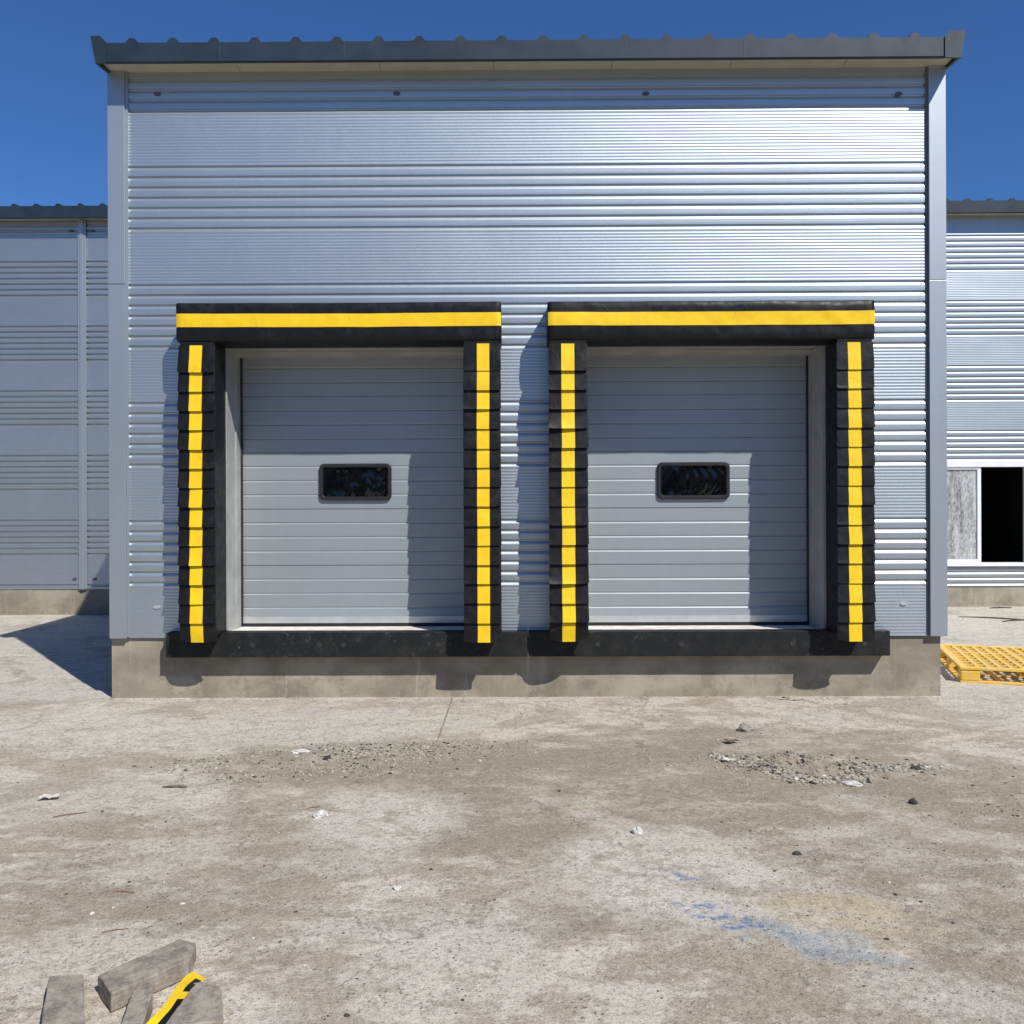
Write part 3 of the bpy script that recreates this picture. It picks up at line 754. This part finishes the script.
rock('stone', 1.97, -2.50, .035, 'st_white', 'white flake on the edge of the right gravel ridge', 'stone', 9, .4, 1.6, -.4)
rock('stone', -2.05, -4.28, .028, 'st_white', 'white stone beside the concrete blocks at the lower left', 'stone', 10, .5, 1.5, .4)
rock('clod', 1.33, -3.55, .013, 'st_dark', 'tiny dark clod just behind the yellowish clay stain', 'clod', 12, .8, 1.6)
def scrap(x, y, s, mat, label, rz, name='paper_scrap', cat='scrap', seed=1):
    m = MB(); m.fixn = True; n = 8; rr = random.Random(seed)
    for side in (0, 1):
        for j in range(n + 1):
            for i in range(n + 1):
                u, v = i / n - .5, j / n - .5
                k = 1 + .25 * noise.noise((u * 3 + seed, v * 3, 1))
                m.v.append((u * s * 1.6 * k, v * s * k, .012 + s * .35 * abs(noise.noise((u * 2.4, v * 2.4, seed))) + .25 * s * abs(u) - side * .0015))
        o_ = side * (n + 1) ** 2
        for j in range(n):
            for i in range(n): a = o_ + j * (n + 1) + i; m.f.append((a, a + 1, a + n + 2, a + n + 1)); m.mi.append(0)
    o = m.build(name, M[mat], None, origin=(0, 0, 0)); o.location = (x, y, gheight(x, y)); o.rotation_euler = (0, 0, rz); tag(o, label, cat)
M['paper'] = simple('dirty_paper', (0.55, 0.50, 0.42), .8, 0, .2, 30)
M['leaf'] = simple('dry_brown_leaf', (0.13, 0.09, 0.055), .7, 0, .3, 30)
scrap(1.50, -1.56, .055, 'leaf', 'dark curled dead leaf in front of the right door', .3, 'dead_leaf', 'leaf', 3)
scrap(1.36, -2.10, .05, 'paper', 'crumpled tan paper scrap left of the right gravel ridge', -.4, 'paper_scrap', 'scrap', 5)
scrap(-2.53, -2.75, .06, 'paper', 'pale torn scrap near the left edge of the yard', .2, 'paper_scrap', 'scrap', 8)
def stick(x, y, L, r, rz, mat, label, name='stick', cat='stick', flat=.5, bend=.1, seed=0):
    m = MB(); n = 10; k = 6
    for i in range(n + 1):
        u = i / n - .5; cy = bend * L * (.25 - u * u) + .01 * noise.noise((u * 5, seed, 0)); rr = r * (1 - .35 * abs(u) * 2)
        for q in range(k):
            a = 2 * math.pi * q / k; m.v.append((u * L, cy + rr * math.cos(a), rr * flat * math.sin(a) + rr * flat))
    for i in range(n):
        for q in range(k): a = i * k + q; b = i * k + (q + 1) % k; m.f.append((a, b, b + k, a + k)); m.mi.append(0)
    m.f.append(tuple(range(k))); m.mi.append(0); m.f.append(tuple(n * k + q for q in range(k))); m.mi.append(0)
    o = m.build(name, M[mat], None, origin=(0, 0, 0)); o.location = (x, y, gheight(x, y) + .001); o.rotation_euler = (0, 0, rz); tag(o, label, cat)
M['wood'] = simple('weathered_wood', (0.11, 0.085, 0.065), .8, 0, .3, 30)
M['twig'] = simple('dry_twig', (0.20, 0.125, 0.075), .8, 0, .3, 30)
stick(-1.925, -2.536, .14, .012, .0, 'wood', 'short flat dark wood strip left of the gravel patch', flat=.5, bend=0)
stick(-1.05, -2.90, .10, .004, .5, 'twig', 'thin brown twig near the large white lump', bend=.3, seed=2)
stick(-1.48, -4.30, .09, .004, .35, 'twig', 'thin reddish twig just behind the concrete blocks', bend=.2, seed=4)
stick(-.95, -1.95, .13, .004, .25, 'twig', 'thin brown twig lying over the left gravel patch', bend=.2, seed=5)
stick(-2.3, -3.0, .16, .006, .45, 'twig', 'orange brown twig at the far left of the yard', bend=.15, seed=6)
stick(-1.62, -3.95, .13, .004, -.1, 'twig', 'long thin twig on bare concrete at the lower left', bend=.3, seed=7)

M['root'] = simple('dark_root', (0.075, 0.06, 0.045), .9, 0, .3, 30)
for k_, (x, y, L, rz, lb) in enumerate(((6.7, 4.9, .9, -.5, 'long dark twig on the pale ground beyond the pallet'), (6.95, 4.7, .6, .3, 'short dark forked twig crossing the long one beyond the pallet'), (7.4, 6.05, .35, .1, 'dark stick against the foot of the warehouse below its window'))):
    stick(x, y, L, .018, rz, 'root', lb, 'twig', 'twig', .6, .3, 20 + k_)

# concrete paver pieces at the lower left and the striped strap between them
def block(pts, h, label, seed, z=0.0):
    import bmesh
    cx = sum(p[0] for p in pts) / len(pts); cy = sum(p[1] for p in pts) / len(pts)
    bm = bmesh.new(); lo = [bm.verts.new((p[0] - cx, p[1] - cy, 0)) for p in pts]; hi = [bm.verts.new((p[0] - cx, p[1] - cy, h)) for p in pts]
    bm.faces.new(lo[::-1]); bm.faces.new(hi)
    for k in range(len(pts)): bm.faces.new((lo[k], lo[(k + 1) % len(pts)], hi[(k + 1) % len(pts)], hi[k]))
    bmesh.ops.bevel(bm, geom=bm.edges[:], offset=.003, segments=1, affect='EDGES')
    bmesh.ops.triangulate(bm, faces=bm.faces[:]); bmesh.ops.subdivide_edges(bm, edges=bm.edges[:], cuts=4, use_grid_fill=True)
    for v in bm.verts: v.co += .0035 * noise.noise_vector(v.co * 25 + Vector((seed, 0, 0))) + .002 * noise.noise_vector(v.co * 60)
    m = MB(); m.add_bm(bm); o = m.build('concrete_block', M['paver'], None, origin=(0, 0, 0)); o.location = (cx, cy, z + .002)
    tag(o, label, 'block')
t = NT('cement_block'); p = t.pos()
M['paver'] = t.fin(t.mix(t.ramp(t.noise(p, 60, 5, .8), .54, .62, 0, .5), t.mix(t.ramp(t.noise(p, 12, 8, .8), .38, .62), (0.19, 0.16, 0.125), (0.36, 0.315, 0.25)), (0.11, 0.09, 0.07)), .9, 0, t.bump(t.noise(p, 70, 6, .7), .5, .004))
block([(-1.37, -5.04), (-1.235, -5.05), (-1.385, -4.745), (-1.495, -4.752)], .060, 'square grey concrete block farthest left at the bottom of the yard', 1)
block([(-1.335, -4.75), (-1.24, -4.865), (-1.07, -4.65), (-1.09, -4.53), (-1.16, -4.50)], .062, 'long grey concrete block lying diagonally in the lower left', 2)
block([(-1.13, -5.06), (-1.065, -5.06), (-1.115, -4.85), (-1.150, -4.795), (-1.185, -4.835)], .055, 'narrow concrete block piece between the diagonal block and yellow strap', 3)
block([(-1.01, -5.03), (-.84, -5.00), (-.90, -4.83), (-.945, -4.775), (-1.01, -4.78)], .052, 'chipped grey concrete block right of the yellow strap', 4)
def strap():
    m = MB(); m.fixn = False; n = 24; a0 = Vector((-1.055, -5.0, .03)); a1 = Vector((-1.005, -4.70, .035)); d = (a1 - a0); sd_ = Vector((d.y, -d.x, 0)).normalized()
    for i in range(n + 1):
        u = i / n; c = a0 + d * u + Vector((0, 0, .03 * math.sin(math.pi * u) + .004 * noise.noise((u * 6, 0, 0)))) + sd_ * .012 * math.sin(u * 5)
        tw = .3 * math.sin(u * 4) - .2; w = .026
        off = (sd_ * math.cos(tw) + Vector((0, 0, 1)) * math.sin(tw)) * w
        m.v += [tuple(c - off), tuple(c + off * .2), tuple(c + off)]
    for i in range(n):
        for q in range(2): a = i * 3 + q; m.f.append((a, a + 1, a + 4, a + 3)); m.mi.append(1 if q == 1 and (i // 1) % 12 < 9 else 0)
    o = m.build('warning_strap', [M['yellow'], M['black']], None); tag(o, 'twisted yellow and black strap lying between concrete blocks', 'strap')
    md = o.modifiers.new('thick', 'SOLIDIFY'); md.thickness = .002
strap()

# gravel: countless chips, one stuff object
def gravel():
    m = MB(); rnd = random.Random(5)
    protos = []
    for s_ in range(10):
        bm = rock_bm(1, s_ + 20, .65, 1, .5, rnd.uniform(.9, 1.5)); bm.verts.index_update()
        protos.append(([v.co.copy() for v in bm.verts], [tuple(v.index for v in f.verts) for f in bm.faces])); bm.free()
    def put(x, y, r, mi):
        vs, fs = protos[rnd.randrange(10)]; a = rnd.uniform(0, 6.28); ca, sa = math.cos(a), math.sin(a); z = gheight(x, y) + r * .12; i0 = len(m.v)
        for v in vs: m.v.append((x + r * (v.x * ca - v.y * sa), y + r * (v.x * sa + v.y * ca), z + r * v.z))
        for f in fs: m.f.append(tuple(i0 + k for k in f)); m.mi.append(mi)
    def pick(): return rnd.choices((0, 1, 2, 3), (.03, .40, .15, .42))[0]
    for _ in range(15000):
        x = rnd.uniform(-3.6, 4.3); y = rnd.uniform(-5.2, -.1)
        if noise.noise((x * 1.1, y * 1.3, 9)) + rnd.uniform(-.35, .35) < .0: continue
        put(x, y, .0018 + .0045 * rnd.random() ** 4, pick())
    for cx, cy, rx, ry, n in ((-.85, -1.80, .55, .16, 2600), (-1.05, -2.15, .45, .18, 900), (1.75, -2.15, .35, .16, 900), (-1.95, -2.0, .30, .12, 500), (-1.6, -2.35, .2, .07, 250), (-.35, -1.62, .25, .08, 400), (2.9, -2.9, .4, .2, 250)):
        for _ in range(n):
            x = rnd.gauss(cx, rx * .6); y = rnd.gauss(cy, ry * .7); put(x, y, .0025 + .009 * rnd.random() ** 4, pick())
    arc = ((1.30, -1.90), (1.43, -2.14), (1.64, -2.40), (1.98, -2.46), (2.20, -2.22), (2.62, -2.12))
    for (xa, ya), (xb, yb) in zip(arc[:-1], arc[1:]):
        for _ in range(520):
            u = rnd.random(); put(xa + (xb - xa) * u + rnd.gauss(0, .045), ya + (yb - ya) * u + rnd.gauss(0, .04), .003 + .013 * rnd.random() ** 4, pick())
    for _ in range(170):
        x = rnd.uniform(.9, 3.4); y = rnd.uniform(-5, -1.8); put(x, y, .003 + .006 * rnd.random() ** 4, 2)
    for _ in range(60):
        x = rnd.uniform(-2.8, 1); y = rnd.uniform(-5, -2); put(x, y, .004 + .006 * rnd.random() ** 2, rnd.choice((0, 2, 3)))
    for _ in range(120):
        x = rnd.uniform(-3.5, 3.6); put(x, -.03 - abs(rnd.gauss(0, .05)), .003 + .008 * rnd.random() ** 3, pick())
    o = m.build('gravel', [M['st_white'], M['st_grey'], M['st_dark'], M['st_tan']], None)
    tag(o, 'loose gravel and grit scattered over the dusty yard', 'gravel', kind='stuff')
gravel()
